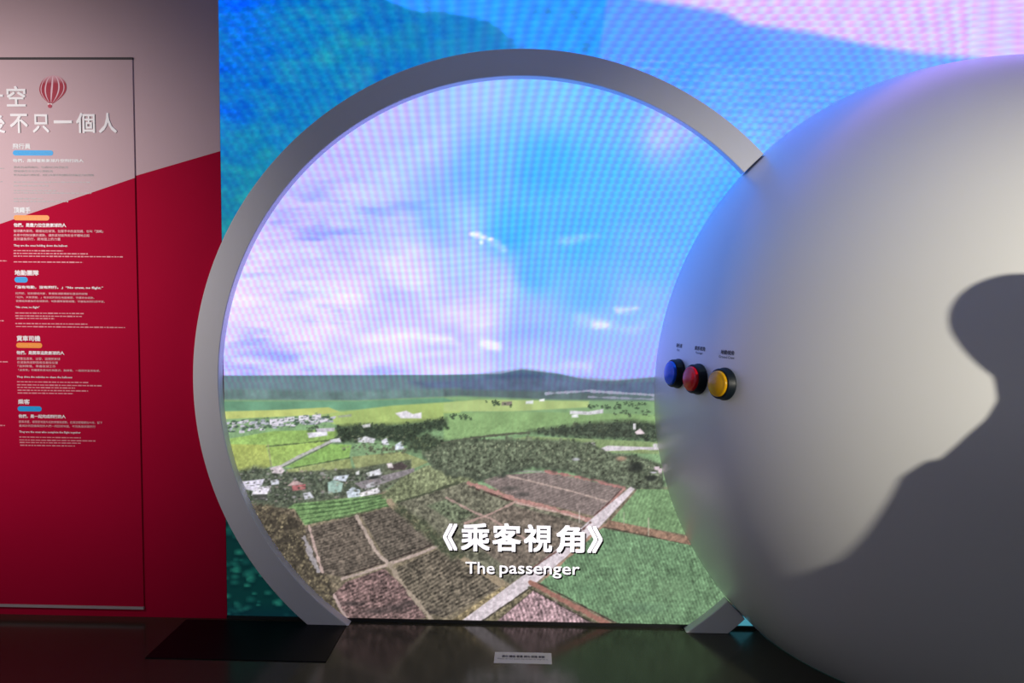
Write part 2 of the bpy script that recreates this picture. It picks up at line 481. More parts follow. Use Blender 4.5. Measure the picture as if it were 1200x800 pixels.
def wisp(pts, width, color, alpha, seed):
    p = np.array(pts, float)
    sl = box_of(p[:, 0].min(), p[:, 1].min(), p[:, 0].max(), p[:, 1].max(), 3 * width)
    u, v = U[sl], V[sl]
    dist = np.full(u.shape, 1e9)
    for (x0, y0), (x1, y1) in zip(p[:-1], p[1:]):
        l2 = (x1 - x0) ** 2 + (y1 - y0) ** 2 + 1e-9
        t = np.clip(((u - x0) * (x1 - x0) + (v - y0) * (y1 - y0)) / l2, 0, 1)
        dist = np.minimum(dist, np.hypot(u - x0 - t * (x1 - x0), v - y0 - t * (y1 - y0)))
    dist = dist + (fbm(u * 0.5, v, 9, seed) - 0.5) * width * 1.6
    a = alpha * np.exp(-(np.maximum(dist, 0) / width) ** 2) * np.clip(1.7 * fbm(u * 0.5, v * 1.4, 16, seed + 3) - 0.1, 0, 1)
    blend(sl, a, color)
for p, wd, al in CLOUDS:
    wisp(p, wd, (250, 245, 250), al, int(p[0][0]))
# --- land
poly([(250, 440), (520, 439), (587, 438), (600, 435), (612, 433), (637, 436), (655, 438), (677, 443), (700, 446), (722, 446), (745, 444), (767, 442), (1000, 438), (1000, 480), (250, 480)], (98, 126, 140), 1.6, 0.05, seed=20)
poly([(480, 447), (560, 441), (612, 434), (637, 437), (677, 444), (722, 447), (770, 444), (800, 470), (560, 466), (500, 456)], (78, 98, 134), 9, 0.10, seed=21)
poly([(250, 455), (400, 458), (540, 455), (540, 470), (250, 470)], (96, 126, 126), 5, 0.12, seed=22)
poly([(520, 456), (640, 458), (770, 462), (780, 475), (520, 475)], (82, 104, 108), 4, 0.1, seed=23)
line([(640, 461), (690, 458), (770, 463)], 2.5, (170, 170, 200), 0.8, 0.8)
line([(690, 465), (775, 468)], 2, (160, 160, 190), 0.8, 0.7)
poly([(250, 468), (420, 469), (540, 464), (640, 468), (790, 470), (790, 580), (250, 580)], (124, 166, 110), 3, 0.08, seed=24)
poly([(250, 575), (1000, 570), (1000, 745), (250, 745)], (128, 112, 86), 6, 0.10, seed=240, spk=0.2)
poly([(250, 470), (420, 470), (520, 466), (540, 472), (420, 480), (250, 482)], (98, 154, 118), 2, 0.08, seed=25)
poly([(262, 482), (330, 480), (385, 477), (400, 483), (375, 486), (264, 491)], (190, 202, 104), 1.5, 0.06, seed=26)
poly([(395, 483), (460, 475), (540, 470), (545, 478), (530, 492), (440, 500), (400, 500), (370, 488)], (166, 192, 100), 2, 0.06, seed=27)
poly([(520, 472), (560, 468), (690, 470), (690, 477), (600, 482), (520, 482)], (170, 194, 114), 2, 0.06, seed=28)
poly([(520, 484), (600, 482), (700, 484), (775, 486), (775, 497), (620, 506), (520, 516)], (132, 172, 104), 2, 0.07, seed=29)
poly([(268, 514), (320, 505), (400, 503), (432, 499), (400, 513), (372, 518), (310, 524), (268, 524)], (146, 188, 86), 1.5, 0.07, seed=30)
poly([(264, 520), (312, 521), (318, 546), (300, 553), (264, 552)], (172, 188, 80), 1.5, 0.06, seed=31)
poly([(312, 524), (378, 517), (386, 519), (328, 546), (318, 546)], (160, 196, 84), 1.2, 0.06, seed=32)
poly([(335, 547), (386, 520), (412, 521), (409, 536), (345, 548)], (134, 184, 80), 1.2, 0.06, seed=33)
poly([(335, 550), (410, 537), (414, 554), (375, 557), (340, 556)], (152, 166, 92), 1.2, 0.07, seed=34)
poly([(412, 535), (470, 529), (503, 541), (480, 551), (418, 552)], (144, 154, 92), 1.2, 0.08, seed=35)
line([(312, 523), (385, 516), (430, 500)], 1.5, (90, 110, 60), 0.6)
line([(345, 548), (410, 536)], 1.4, (80, 100, 55), 0.5)
line([(314, 521), (318, 546)], 1.3, (150, 150, 100), 0.5)
line([(326, 548), (350, 535), (388, 517)], 3.4, (176, 174, 172), 0.3)
line([(328, 549), (352, 537), (390, 518)], 1.0, (90, 95, 80), 0.3)
rg = random.Random(9)
for i in range(150):                                    # far village
    x = 264 + 125 * rg.random()
    y = 499 - (x - 264) * 0.075 + rg.uniform(-6, 9) * (1 - (x - 264) / 170)
    k = rg.random()
    if k < 0.45: blob(x, y, 3.5, 1.8, (66, 92, 70), 0.6)
    else:
        c = rg.choice([(222, 216, 232), (186, 186, 204), (206, 200, 212), (160, 166, 178), (196, 190, 206)])
        poly([(x, y), (x + rg.uniform(3, 7), y - 0.6), (x + rg.uniform(3, 7), y + 2.2), (x, y + 2.6)], c, 0.8, 0.0)
for x0, x1, y0, y1 in [(316, 332, 490, 497), (333, 345, 488, 494), (350, 362, 486, 493), (366, 376, 485, 491), (372, 384, 491, 495)]:
    poly([(x0, y0 + 1), (x1, y0), (x1, y1 - 1), (x0, y1)], (226, 220, 236), 1.2, 0.05)
trees([(395, 499), (430, 497), (470, 497), (523, 490), (524, 500), (498, 505), (480, 520), (440, 514), (394, 518)], 190, 2.4, 4.2, (44, 58, 44), (84, 102, 70), 12)
trees([(358, 503), (368, 497), (382, 500), (380, 506)], 14, 2, 3.5, (54, 74, 54), (92, 116, 78), 13)
trees([(478, 517), (500, 508), (526, 517), (560, 513), (556, 522), (500, 530), (478, 526)], 60, 2.5, 4.5, (50, 64, 48), (110, 126, 84), 14)
trees([(420, 522), (460, 524), (478, 524), (470, 530), (425, 532)], 30, 1.8, 3.0, (84, 88, 66), (130, 134, 96), 15)
for q, c in [([(360, 507), (383, 505), (384, 510), (362, 513)], (222, 218, 232)), ([(370, 502), (392, 501), (392, 505), (372, 506)], (196, 190, 204)), ([(387, 515), (398, 513), (400, 518), (388, 518)], (224, 224, 236)),
             ([(418, 514), (428, 511), (440, 514), (438, 519), (420, 518)], (214, 214, 222)), ([(447, 516), (453, 513), (456, 521), (448, 521)], (214, 212, 228)), ([(463, 521), (470, 517), (474, 526), (463, 527)], (206, 216, 232)),
             ([(463, 484), (476, 481), (484, 485), (494, 483), (494, 490), (470, 490)], (228, 222, 232)), ([(395, 487), (412, 485), (412, 488), (397, 489)], (150, 160, 130)), ([(424, 498), (434, 496), (434, 500), (426, 501)], (206, 206, 206)),
             ([(668, 481), (690, 482), (707, 479), (707, 484), (690, 486), (668, 485)], (206, 204, 212)), ([(670, 486), (677, 485), (678, 489), (670, 489)], (222, 226, 226)), ([(616, 470), (625, 469), (625, 473), (616, 473)], (220, 226, 226)),
             ([(588, 471), (600, 470), (600, 475), (588, 475)], (120, 110, 100)), ([(632, 468), (638, 467), (638, 470), (632, 470)], (222, 222, 226))]:
    poly(q, c, 1.4, 0.06, spk=0.07)
trees([(569, 470), (580, 469), (590, 472), (606, 474), (600, 476), (572, 473)], 14, 1.6, 2.4, (54, 74, 54), (80, 100, 66), 16)
trees([(686, 474), (700, 471), (716, 473), (730, 470), (758, 471), (755, 477), (720, 477), (690, 477)], 30, 1.6, 3, (50, 70, 52), (86, 106, 72), 17)
trees([(524, 487), (535, 484), (555, 488), (550, 491), (526, 491)], 18, 1.6, 2.6, (54, 74, 54), (84, 104, 68), 18)
trees([(715, 482), (740, 478), (772, 482), (770, 486), (720, 486)], 16, 1.6, 3, (56, 70, 54), (96, 106, 78), 19)
line([(518, 519), (560, 512), (598, 508), (620, 507)], 2.6, (84, 90, 70), 0.5)
trees([(618, 505), (660, 499), (690, 495), (740, 492), (770, 496), (772, 516), (735, 514), (690, 513), (650, 510)], 120, 2.2, 4.2, (50, 62, 50), (92, 104, 76), 20)
poly([(620, 511), (690, 514), (772, 518), (772, 532), (712, 530), (680, 518), (600, 514)], (132, 158, 98), 1.5, 0.08, seed=41)
poly([(684, 519), (697, 518), (698, 523), (686, 523)], (214, 206, 214), 1, 0.02)
poly([(704, 525), (712, 522), (772, 524), (772, 527), (716, 528), (708, 529)], (206, 196, 206), 1, 0.03)
poly([(744, 506), (750, 502), (756, 508), (746, 509)], (226, 206, 212), 1, 0.02)
poly([(742, 496), (745, 496), (745, 503), (742, 503)], (214, 210, 216), 1, 0.02)
# village in front
poly([(276, 553), (345, 553), (420, 548), (482, 538), (482, 556), (440, 580), (345, 600), (284, 590)], (96, 104, 78), 2, 0.14, seed=42, spk=0.15)
trees([(280, 552), (300, 546), (340, 555), (410, 553), (450, 545), (440, 575), (380, 585), (340, 592), (290, 585)], 120, 2.2, 4.5, (62, 74, 58), (128, 138, 104), 21)
for q, c in [([(415, 566), (440, 559), (465, 553), (485, 548), (486, 553), (450, 566), (425, 573)], (136, 126, 132)), ([(455, 546), (470, 541), (478, 546), (474, 550), (458, 551)], (74, 62, 62)),
             ([(453, 543), (459, 542), (461, 548), (455, 548)], (210, 196, 200)), ([(284, 564), (310, 561), (307, 568), (297, 575), (288, 573)], (214, 206, 232)), ([(298, 571), (318, 569), (313, 579), (295, 580)], (228, 218, 238)),
             ([(296, 579), (313, 579), (312, 586), (297, 585)], (70, 70, 66)), ([(317, 563), (327, 561), (327, 567), (318, 568)], (206, 206, 226)), ([(337, 569), (345, 562), (357, 567), (344, 569)], (190, 150, 150)), ([(342, 569), (358, 567), (358, 573), (343, 575)], (196, 92, 96)),
             ([(355, 578), (363, 576), (368, 583), (357, 585)], (206, 206, 222)), ([(392, 558), (409, 556), (405, 564), (390, 562)], (204, 214, 234)), ([(384, 565), (392, 562), (402, 566), (400, 576), (385, 578)], (150, 190, 176)),
             ([(406, 576), (413, 570), (422, 574), (422, 584), (408, 585)], (188, 202, 218)), ([(420, 578), (443, 571), (446, 577), (423, 582)], (236, 228, 238)), ([(429, 554), (445, 549), (447, 556), (432, 559)], (216, 216, 226)),
             ([(428, 559), (447, 556), (446, 560), (430, 562)], (50, 54, 50)), ([(316, 548), (328, 545), (334, 551), (330, 555), (319, 554)], (222, 202, 212)), ([(417, 553), (421, 551), (421, 556), (417, 556)], (214, 216, 216)),
             ([(428, 568), (438, 564), (440, 570), (430, 572)], (170, 166, 176))]:
    poly(q, c, 1.4, 0.06, spk=0.06)
rg = random.Random(31)
for i in range(230):
    x, y = rg.uniform(282, 452), rg.uniform(549, 592)
    if y > 592 - (x - 300) * 0.10: continue
    c = rg.choice([(150, 144, 146), (176, 168, 176), (120, 118, 112), (160, 140, 134), (132, 142, 112), (58, 64, 54), (72, 76, 64), (46, 54, 44), (96, 106, 80)])
    blob(x, y, rg.uniform(1.5, 4), rg.uniform(1, 2.2), c, 0.8, 0.75)
for i in range(120):
    x = 266 + 120 * rg.random(); y = 500 - (x - 264) * 0.085 + rg.uniform(-7, 8)
    blob(x, y, rg.uniform(1.2, 3), rg.uniform(.8, 1.6), rg.choice([(74, 98, 80), (96, 112, 104), (60, 82, 66), (150, 150, 164)]), 0.8, 0.8)
for i in range(60):
    x, y = rg.uniform(395, 475), rg.uniform(509, 527)
    blob(x, y, rg.uniform(1.5, 3), rg.uniform(.9, 1.8), rg.choice([(70, 86, 62), (128, 130, 100), (104, 112, 84), (56, 70, 54)]), 0.8, 0.8)
# crop strips
poly([(330, 600), (345, 590), (448, 579), (462, 591), (358, 615), (340, 622)], (112, 160, 84), 1.5, 0.10, seed=43, spk=0.12)
for k in range(5):
    line([(340 + k * 3, 593 + k * 5.4), (400 + k * 3, 588 + k * 4), (450 + k * 3, 580 + k * 2.6)], 1.7, (58, 92, 48), 0.7, 0.8, seed=k)
# left bank of brush
poly([(262, 590), (345, 596), (360, 620), (378, 670), (408, 700), (430, 735), (262, 735)], (126, 108, 84), 2, 0.2, seed=44, spk=0.35)
trees([(290, 590), (335, 598), (355, 618), (372, 660), (395, 695), (420, 731), (380, 731), (330, 660)], 330, 3.0, 5.5, (58, 50, 40), (176, 154, 108), 22)
line([(357, 630), (366, 655), (372, 668)], 5, (176, 166, 176), 1.5, 0.8)
# brown plots left of the road
poly([(446, 582), (470, 560), (500, 545), (560, 548), (560, 570), (520, 585), (470, 595)], (122, 132, 88), 2, 0.14, seed=45, spk=0.22)
poly([(462, 590), (545, 564), (600, 588), (690, 611), (692, 618), (640, 655), (598, 684), (515, 637)], (108, 106, 84), 2, 0.12, seed=46, spk=0.25)
poly([(500, 592), (526, 584), (558, 600), (535, 614)], (96, 108, 78), 3, 0.15, seed=47, spk=0.3)
poly([(560, 607), (600, 592), (686, 614), (668, 634), (640, 655), (600, 670), (560, 640)], (116, 100, 86), 3, 0.10, seed=48, spk=0.22)
poly([(566, 564), (590, 556), (639, 553), (731, 571), (698, 605), (619, 586), (603, 584)], (128, 108, 104), 1.5, 0.06, seed=49, spk=0.10, rows=1.2, rowamp=0.05, rowper=3.0)
blob(598, 572, 16, 4, (74, 70, 66), 0.8, 0.8); blob(612, 579, 14, 3.5, (78, 72, 70), 0.8, 0.8)
line([(568, 562), (590, 556), (632, 566), (672, 576), (711, 587)], 2.0, (190, 158, 146), 0.5)
line([(597, 553), (620, 552), (640, 553)], 1.6, (150, 150, 140), 0.4)
line([(640, 552), (690, 561), (731, 571)], 3.2, (184, 112, 106), 1.2)
line([(733, 571), (716, 588), (698, 604)], 3.4, (186, 120, 112), 0.7)
line([(728, 573), (712, 590), (696, 604)], 1.1, (84, 54, 54), 0.4)
line([(549, 566), (580, 576), (605, 586), (640, 594), (690, 609)], 5.0, (190, 124, 114), 1.2)
line([(605, 589), (650, 599), (684, 608)], 2.2, (208, 164, 152), 0.6)
line([(549, 570), (580, 580), (600, 588)], 1.4, (70, 50, 44), 0.8)
line([(523, 583), (558, 601), (574, 607), (590, 616), (620, 634)], 2.4, (178, 140, 128), 0.6)
line([(605, 587), (575, 602), (545, 613)], 2.6, (184, 142, 130), 0.6)
line([(466, 588), (500, 578), (536, 566)], 2.6, (70, 78, 54), 1.2)
poly([(357, 619), (417, 604), (452, 660), (401, 676), (377, 671)], (98, 84, 72), 1.4, 0.08, rows=1.30, rowamp=0.11, rowper=3.1, spk=0.26, seed=50)
poly([(422, 603), (459, 594), (514, 637), (455, 660)], (96, 84, 72), 1.4, 0.08, rows=1.25, rowamp=0.11, rowper=3.1, spk=0.26, seed=51)
poly([(405, 682), (450, 666), (480, 693), (500, 724), (415, 735), (390, 697)], (118, 86, 84), 1.4, 0.12, rows=1.15, rowamp=0.15, rowper=4.0, spk=0.34, seed=52)
poly([(461, 667), (518, 641), (591, 685), (520, 724), (497, 716)], (100, 88, 72), 1.4, 0.08, rows=1.05, rowamp=0.17, rowper=4.0, spk=0.30, seed=53)
for b in [(412, 707, 20, 4), (465, 712, 22, 7), (440, 716, 24, 5), (505, 717, 14, 4), (478, 706, 14, 5)]:
    blob(*b, (44, 38, 38), 0.9, 0.75)
line([(362, 616), (370, 645), (378, 670)], 3, (196, 160, 150), 0.8)
line([(391, 696), (400, 715), (412, 731)], 3, (190, 156, 150), 0.9)
line([(401, 678), (428, 670), (455, 661), (490, 649), (517, 638)], 3.4, (184, 156, 144), 0.7)
line([(404, 674), (455, 657), (512, 636)], 1.4, (58, 44, 40), 0.5)
line([(418, 605), (430, 627), (441, 647), (455, 660)], 4.2, (182, 156, 142), 1.0)
line([(457, 662), (466, 677), (482, 697), (508, 728)], 4.2, (166, 144, 122), 1.6)
line([(456, 588), (488, 613), (515, 637), (548, 658), (588, 684)], 6.0, (160, 136, 104), 1.8)
trees([(465, 590), (500, 612), (520, 632), (545, 650), (530, 655), (512, 640), (490, 620), (462, 596)], 60, 2.2, 4.5, (60, 70, 48), (150, 142, 100), 23)
trees([(532, 625), (560, 640), (575, 655), (540, 650)], 16, 2, 4, (60, 62, 48), (130, 122, 92), 24)
# dense wood
wood = [(497, 532), (520, 522), (545, 517), (590, 516), (650, 517), (690, 520), (713, 532), (745, 535), (774, 545), (776, 572), (735, 569), (700, 560), (660, 549), (625, 545), (600, 550), (565, 560), (535, 556), (510, 548)]
poly(wood, (62, 74, 56), 3, 0.2, seed=54, spk=0.3)
trees(wood, 420, 3.0, 6.5, (50, 60, 48), (146, 158, 120), 25, 1.15)
for b in [(560, 543, 26, 6), (610, 541, 30, 6), (668, 540, 26, 5), (720, 556, 30, 6), (640, 528, 20, 4), (760, 562, 14, 6)]:
    blob(*b, (36, 44, 36), 0.9, 0.55)
trees(wood, 120, 2.2, 4.5, (70, 82, 62), (160, 170, 130), 26, 1.1)
for b in [(728, 537, 8, 4, (170, 130, 104)), (752, 528, 12, 3, (140, 160, 96)), (770, 548, 5, 4, (226, 196, 212)), (774, 551, 4, 5, (238, 206, 222)), (766, 553, 5, 2, (214, 204, 226)), (768, 522, 4, 4, (220, 212, 226)), (763, 560, 9, 5, (40, 44, 40)), (745, 547, 12, 8, (38, 42, 38)), (675, 538, 6, 2.5, (176, 176, 186))]:
    blob(*b, soft=0.6, alpha=0.9)
# road and right side
poly([(747, 573), (783, 573), (812, 628), (716, 610)], (114, 160, 98), 1.2, 0.06, rows=0.3, rowamp=0.05, rowper=4, spk=0.08, seed=55)
poly([(713, 609), (812, 630), (815, 640), (708, 617)], (150, 108, 84), 1.2, 0.10, spk=0.15, seed=56)
line([(709, 618), (760, 628), (812, 640)], 1.6, (66, 58, 44), 0.6)
poly([(630, 686), (703, 618), (812, 639), (860, 700), (830, 735), (735, 735), (680, 708)], (98, 144, 94), 1.2, 0.10, rows=-0.35, rowamp=0.10, rowper=3.6, spk=0.13, seed=57)
for b in [(752, 712, 40, 10, (76, 116, 84)), (690, 690, 26, 10, (82, 128, 84)), (790, 690, 30, 18, (112, 158, 104)), (720, 655, 30, 12, (104, 152, 96))]:
    blob(*b, soft=0.9, alpha=0.5)
poly([(516, 735), (590, 686), (600, 690), (535, 735)], (148, 126, 84), 1.5, 0.14, spk=0.3, seed=58)
poly([(553, 735), (620, 686), (634, 684), (574, 735)], (112, 100, 72), 1.5, 0.14, spk=0.35, seed=59)
line([(577, 733), (626, 692)], 1.8, (48, 44, 34), 0.6)
poly([(574, 735), (626, 691), (656, 706), (706, 735)], (166, 126, 134), 1.4, 0.06, rows=-0.25, rowamp=0.16, rowper=4.6, spk=0.26, seed=60)
poly([(530, 735), (556, 735), (628, 683), (664, 652), (702, 618), (744, 573), (739, 570), (694, 607), (655, 641), (613, 674)], (214, 196, 206), 1.3, 0.04, spk=0.05, seed=61)
line([(560, 731), (628, 684)], 1.5, (66, 58, 46), 0.5)
line([(640, 676), (690, 630), (708, 615)], 2.6, (176, 128, 104), 0.8)
line([(692, 612), (660, 640), (620, 668)], 1.6, (120, 78, 70), 0.8)
line([(622, 682), (660, 703), (705, 727), (722, 736)], 6.0, (166, 100, 84), 0.9)
line([(631, 683), (665, 700), (712, 725), (735, 736)], 1.4, (56, 50, 40), 0.5)
line([(620, 688), (656, 707), (702, 732)], 2.0, (82, 84, 54), 0.8)
line([(622, 690), (656, 709), (700, 733)], 1.0, (40, 36, 30), 0.4)
line([(679, 598), (679, 612)], 1.0, (206, 190, 180)); line([(760, 607), (760, 627)], 1.1, (200, 190, 160)); line([(731, 600), (731, 614)], 0.8, (170, 170, 140))
land = np.clip((V - 476) / 40, 0, 1)
g = (fbm(U, V, 2.4, 95, 2) - 0.5)
IMG *= (1 + 0.34 * g * land)[..., None]
grey = IMG.mean(2, keepdims=True)
lm = np.clip((V - 440) / 6, 0, 1)[..., None]
IMG = IMG * (1 - lm) + lm * ((grey + (0.84 - 0.14 * np.clip((V - 500) / 60, 0, 1))[..., None] * (IMG - grey)) * 0.95 + 13)
# the ring splits the picture
PR = np.hypot(X - (-0.0603), Z - 1.1502)
inside = np.clip((1.455 - PR) / 0.004, 0, 1)[..., None]
IMG = OUTER * (1 - inside) + IMG * inside
# camera moire over the LED wall, painted into its colours, strongest where the picture is bright
bright = np.clip((IMG.mean(2) - 90) / 110, 0, 1)
bend = 4 * np.sin(V / 150.0) + (np.floor(V / 8.0) * 8 * 0.7 + V * 0.3 - 440) * 0.42 * (U - 520) / 300.0
c1 = np.sin(2 * np.pi * (U + bend - 0.05 * V) / 6.9)
c2 = np.sin(2 * np.pi * (V + 0.03 * U) / 7.6 + 2 * np.sin(U / 45.0))
patch = 0.45 + 0.9 * fbm(U, V, 120, 99, 3)
amp = np.clip((470 - V) / 30, 0.06, 1) * (0.35 + 0.65 * bright) * patch
IMG += (c1 * amp)[..., None] * np.array([14, -8, 0])
IMG += (np.cos(2 * np.pi * (U + bend - 0.05 * V) / 6.9 + 1.1) * amp)[..., None] * np.array([7, 10, 6])
IMG += (c2 * amp * np.clip((430 - V) / 200, 0.15, 0.6))[..., None] * np.array([9, 8, 5])
IMG = np.clip(IMG, 0, 255) / 255.0
LIN = np.where(IMG <= 0.04045, IMG / 12.92, ((IMG + 0.055) / 1.055) ** 2.4)

hot = np.clip((LIN[..., 2] - 0.62) / 0.2, 0, 1) * (V < 446)
LIN[..., 2] *= 1 + 0.9 * hot          # the blue diodes of the sky run brighter than the picture can show

def led_mat():
    m = bpy.data.materials.new('glowing LED picture')
    m.use_nodes = True
    nt = m.node_tree
    b = nt.nodes['Principled BSDF']
    b.inputs['Base Color'].default_value = (0.01, 0.01, 0.01, 1)
    b.inputs['Roughness'].default_value = 0.6
    b.inputs['Specular IOR Level'].default_value = 0.1
    a = nt.nodes.new('ShaderNodeAttribute')
    a.attribute_name = 'picture'
    nt.links.new(a.outputs['Color'], b.inputs['Emission Color'])
    b.inputs['Emission Strength'].default_value = 1.06
    m.cycles.emission_sampling = 'NONE'
    return m

co = np.empty((NZ * NX, 3), np.float32)
co[:, 0] = X.ravel(); co[:, 1] = LED_Y; co[:, 2] = Z.ravel()
ii, jj = np.meshgrid(np.arange(NZ - 1), np.arange(NX - 1), indexing='ij')
v0 = (ii * NX + jj).ravel()
quads = np.stack([v0, v0 + 1, v0 + 1 + NX, v0 + NX], 1).astype(np.int32)
me = bpy.data.meshes.new('led_screen')
me.vertices.add(NZ * NX); me.vertices.foreach_set('co', co.ravel())
me.loops.add(quads.size); me.loops.foreach_set('vertex_index', quads.ravel())
me.polygons.add(len(quads))
me.polygons.foreach_set('loop_start', np.arange(0, quads.size, 4, dtype=np.int32))
me.update(calc_edges=True)
at = me.attributes.new('picture', 'FLOAT_COLOR', 'POINT')
rgba = np.ones((NZ * NX, 4), np.float32); rgba[:, :3] = LIN.reshape(-1, 3)
at.data.foreach_set('color', rgba.ravel())
led = tag(obj('led_screen', me, led_mat()), 'wall-wide glowing LED screen showing an aerial view of fields under a blue sky', 'screen')
obj('screen_housing', box_bm(LED_X0 + 0.002, LED_X1 - 0.002, LED_Y + 0.004, 0.20, LED_Z0 + 0.002, LED_Z1 - 0.004), DARKTRIM, led)

CAPTION = mat('lit white caption', (0.88, 0.84, 0.90, 1), 0.6, emit=1.0)
CAPSHADE = mat('caption shade', (0.012, 0.012, 0.012, 1), 0.8, spec=0.0)
CAP_CHARS = [('《', (519, 613, 536, 645)), ('乘', (540, 612.5, 574, 646)), ('客', (577, 612.5, 610.5, 646.5)), ('視', (614, 614, 647, 647)), ('角', (652, 615, 685, 648)), ('》', (688.5, 616, 706, 648))]
for ch, r in CAP_CHARS:
    wall_text('caption_shade', ch, (r[0] + 1.6, r[1] + 1.6, r[2] + 1.6, r[3] + 1.6), LED_Y - 0.001, CAPSHADE, led, 0.034)
    wall_text('caption_character', ch, r, LED_Y - 0.002, CAPTION, led, 0.026)
for wd, r in [('The', (545.5, 658, 579.5, 672.5)), ('passenger', (585.5, 662.2, 679, 677.8))]:
    wall_text('caption_shade', wd, (r[0] + 1.5, r[1] + 1.5, r[2] + 1.5, r[3] + 1.5), LED_Y - 0.001, CAPSHADE, led, 0.02)
    wall_text('caption_word', wd, r, LED_Y - 0.002, CAPTION, led, 0.008)

# ------------------------------------------------------------------ ring arch
RC = (-0.0603, 1.1502); R_OUT, R_IN = 1.5142, 1.3947
DC = np.array([2.072, 0.211, 1.122]); DR = 1.51
ang_d = math.atan2(DC[2] - RC[1], DC[0] - RC[0])
GAP = math.radians(44.75)
bm = bmesh.new()
ch = 0.003
prof = [(R_IN, 0.0 + ch), (R_IN + ch, 0.0), (R_OUT - ch, 0.0), (R_OUT, ch), (R_OUT, 0.053), (R_IN, 0.053)]
a0, a1, n = ang_d + GAP, ang_d + 2 * math.pi - GAP, 260
rings = []
for k in range(n + 1):
    a = a0 + (a1 - a0) * k / n
    rings.append([bm.verts.new((RC[0] + r * math.cos(a), y, RC[1] + r * math.sin(a))) for r, y in prof])
for a, b in zip(rings, rings[1:]):
    for i in range(6):
        bm.faces.new((a[i], a[(i + 1) % 6], b[(i + 1) % 6], b[i]))
bm.faces.new(rings[0]); bm.faces.new(rings[-1][::-1])
bmesh.ops.bisect_plane(bm, geom=bm.verts[:] + bm.edges[:] + bm.faces[:], plane_co=(0, 0, 0.0015), plane_no=(0, 0, -1), clear_outer=True)
bmesh.ops.holes_fill(bm, edges=[e for e in bm.edges if e.is_boundary], sides=0)
bmesh.ops.recalc_face_normals(bm, faces=bm.faces[:])
tag(obj('ring_arch', bm, RINGW), 'large white ring arch standing on the floor in front of the LED screen', 'arch')

# ------------------------------------------------------------------ dome
bm = bmesh.new()
nr, ns = 90, 220
lim = math.acos(max(-1, -(WALL_Y - 0.001 - DC[1]) / DR))   # polar angle from -Y to the wall face
rings = []
for i in range(nr + 1):
    t = lim * i / nr
    if i == 0: rings.append([bm.verts.new((DC[0], DC[1] - DR, DC[2]))]); continue
    rings.append([bm.verts.new((DC[0] + DR * math.sin(t) * math.cos(2 * math.pi * k / ns), DC[1] - DR * math.cos(t), DC[2] + DR * math.sin(t) * math.sin(2 * math.pi * k / ns))) for k in range(ns)])
for k in range(ns): bm.faces.new((rings[0][0], rings[1][k], rings[1][(k + 1) % ns]))
for a, b in zip(rings[1:], rings[2:]):
    for k in range(ns): bm.faces.new((a[k], b[k], b[(k + 1) % ns], a[(k + 1) % ns]))
bmesh.ops.bisect_plane(bm, geom=bm.verts[:] + bm.edges[:] + bm.faces[:], plane_co=(0, 0, 0.0015), plane_no=(0, 0, -1), clear_outer=True)
bmesh.ops.recalc_face_normals(bm, faces=bm.faces[:])
dome = tag(obj('dome', bm, WHITE, smooth=True), 'giant white half-sphere dome with three coloured push buttons, right of the ring', 'dome')

def on_dome(u, v):
    d = ray(u, v); d = d / np.linalg.norm(d)
    oc = EYE - DC; b = d @ oc
    return EYE + d * (-b - math.sqrt(b * b - (oc @ oc - DR * DR)))

def dome_frame(p):
    n = (p - DC) / np.linalg.norm(p - DC)
    ex = np.cross([0, 0, 1.0], n); ex /= np.linalg.norm(ex)
    return ex, np.cross(n, ex), n

def button(u, v, name, color, label):
    p = on_dome(u, v)
    ex, ey, n = dome_frame(p)
    m4 = Matrix.Identity(4)
    q = p - n * 0.004
    for i in range(3): m4[i][0], m4[i][1], m4[i][2], m4[i][3] = ex[i], ey[i], n[i], q[i]
    bz = obj('push_button', lathe_bm([(0.0, 0.0), (0.0615, 0.0), (0.0635, 0.003), (0.0635, 0.008), (0.060, 0.012), (0.059, 0.032), (0.0565, 0.0365), (0.0525, 0.0375), (0.051, 0.034), (0.0, 0.034)], 48), BEZEL, dome, True)
    bz.matrix_local = m4
    bz['label'] = label
    cm = mat(name, color, 0.22, 0.04, 40, 0.0, 0.35, coat=0.0)
    b = cm.node_tree.nodes['Principled BSDF']
    cap = obj('button_cap', lathe_bm([(0.0505, 0.034), (0.0505, 0.041), (0.049, 0.0445), (0.0455, 0.047), (0.0435, 0.0468), (0.036, 0.0500), (0.024, 0.0528), (0.012, 0.0542), (0.0, 0.0546)], 48), cm, bz, True)
    cap['label'] = label.replace('push button', 'domed cap')
    return p

def dome_text(name, s, u, v, h_px, m, bold=0.02):
    p = on_dome(u, v)
    ex, ey, n = dome_frame(p)
    me = text_mesh(s, bold)
    a = verts_of(me)
    lo, hi = a.min(0), a.max(0)
    sc = h_px / FPX * np.linalg.norm(p - EYE) / (hi[1] - lo[1])
    q = (a[:, :2] - (lo[:2] + hi[:2]) / 2) * sc
    w_ = p + q[:, :1] * ex + q[:, 1:2] * ey
    w_ = DC + (w_ - DC) / np.linalg.norm(w_ - DC, axis=1)[:, None] * (DR + 0.0008 + a[:, 2:3] * 0.1)
    set_verts(me, w_ - p)
    o = obj(name, me, m, dome)
    o.location = p
    return o

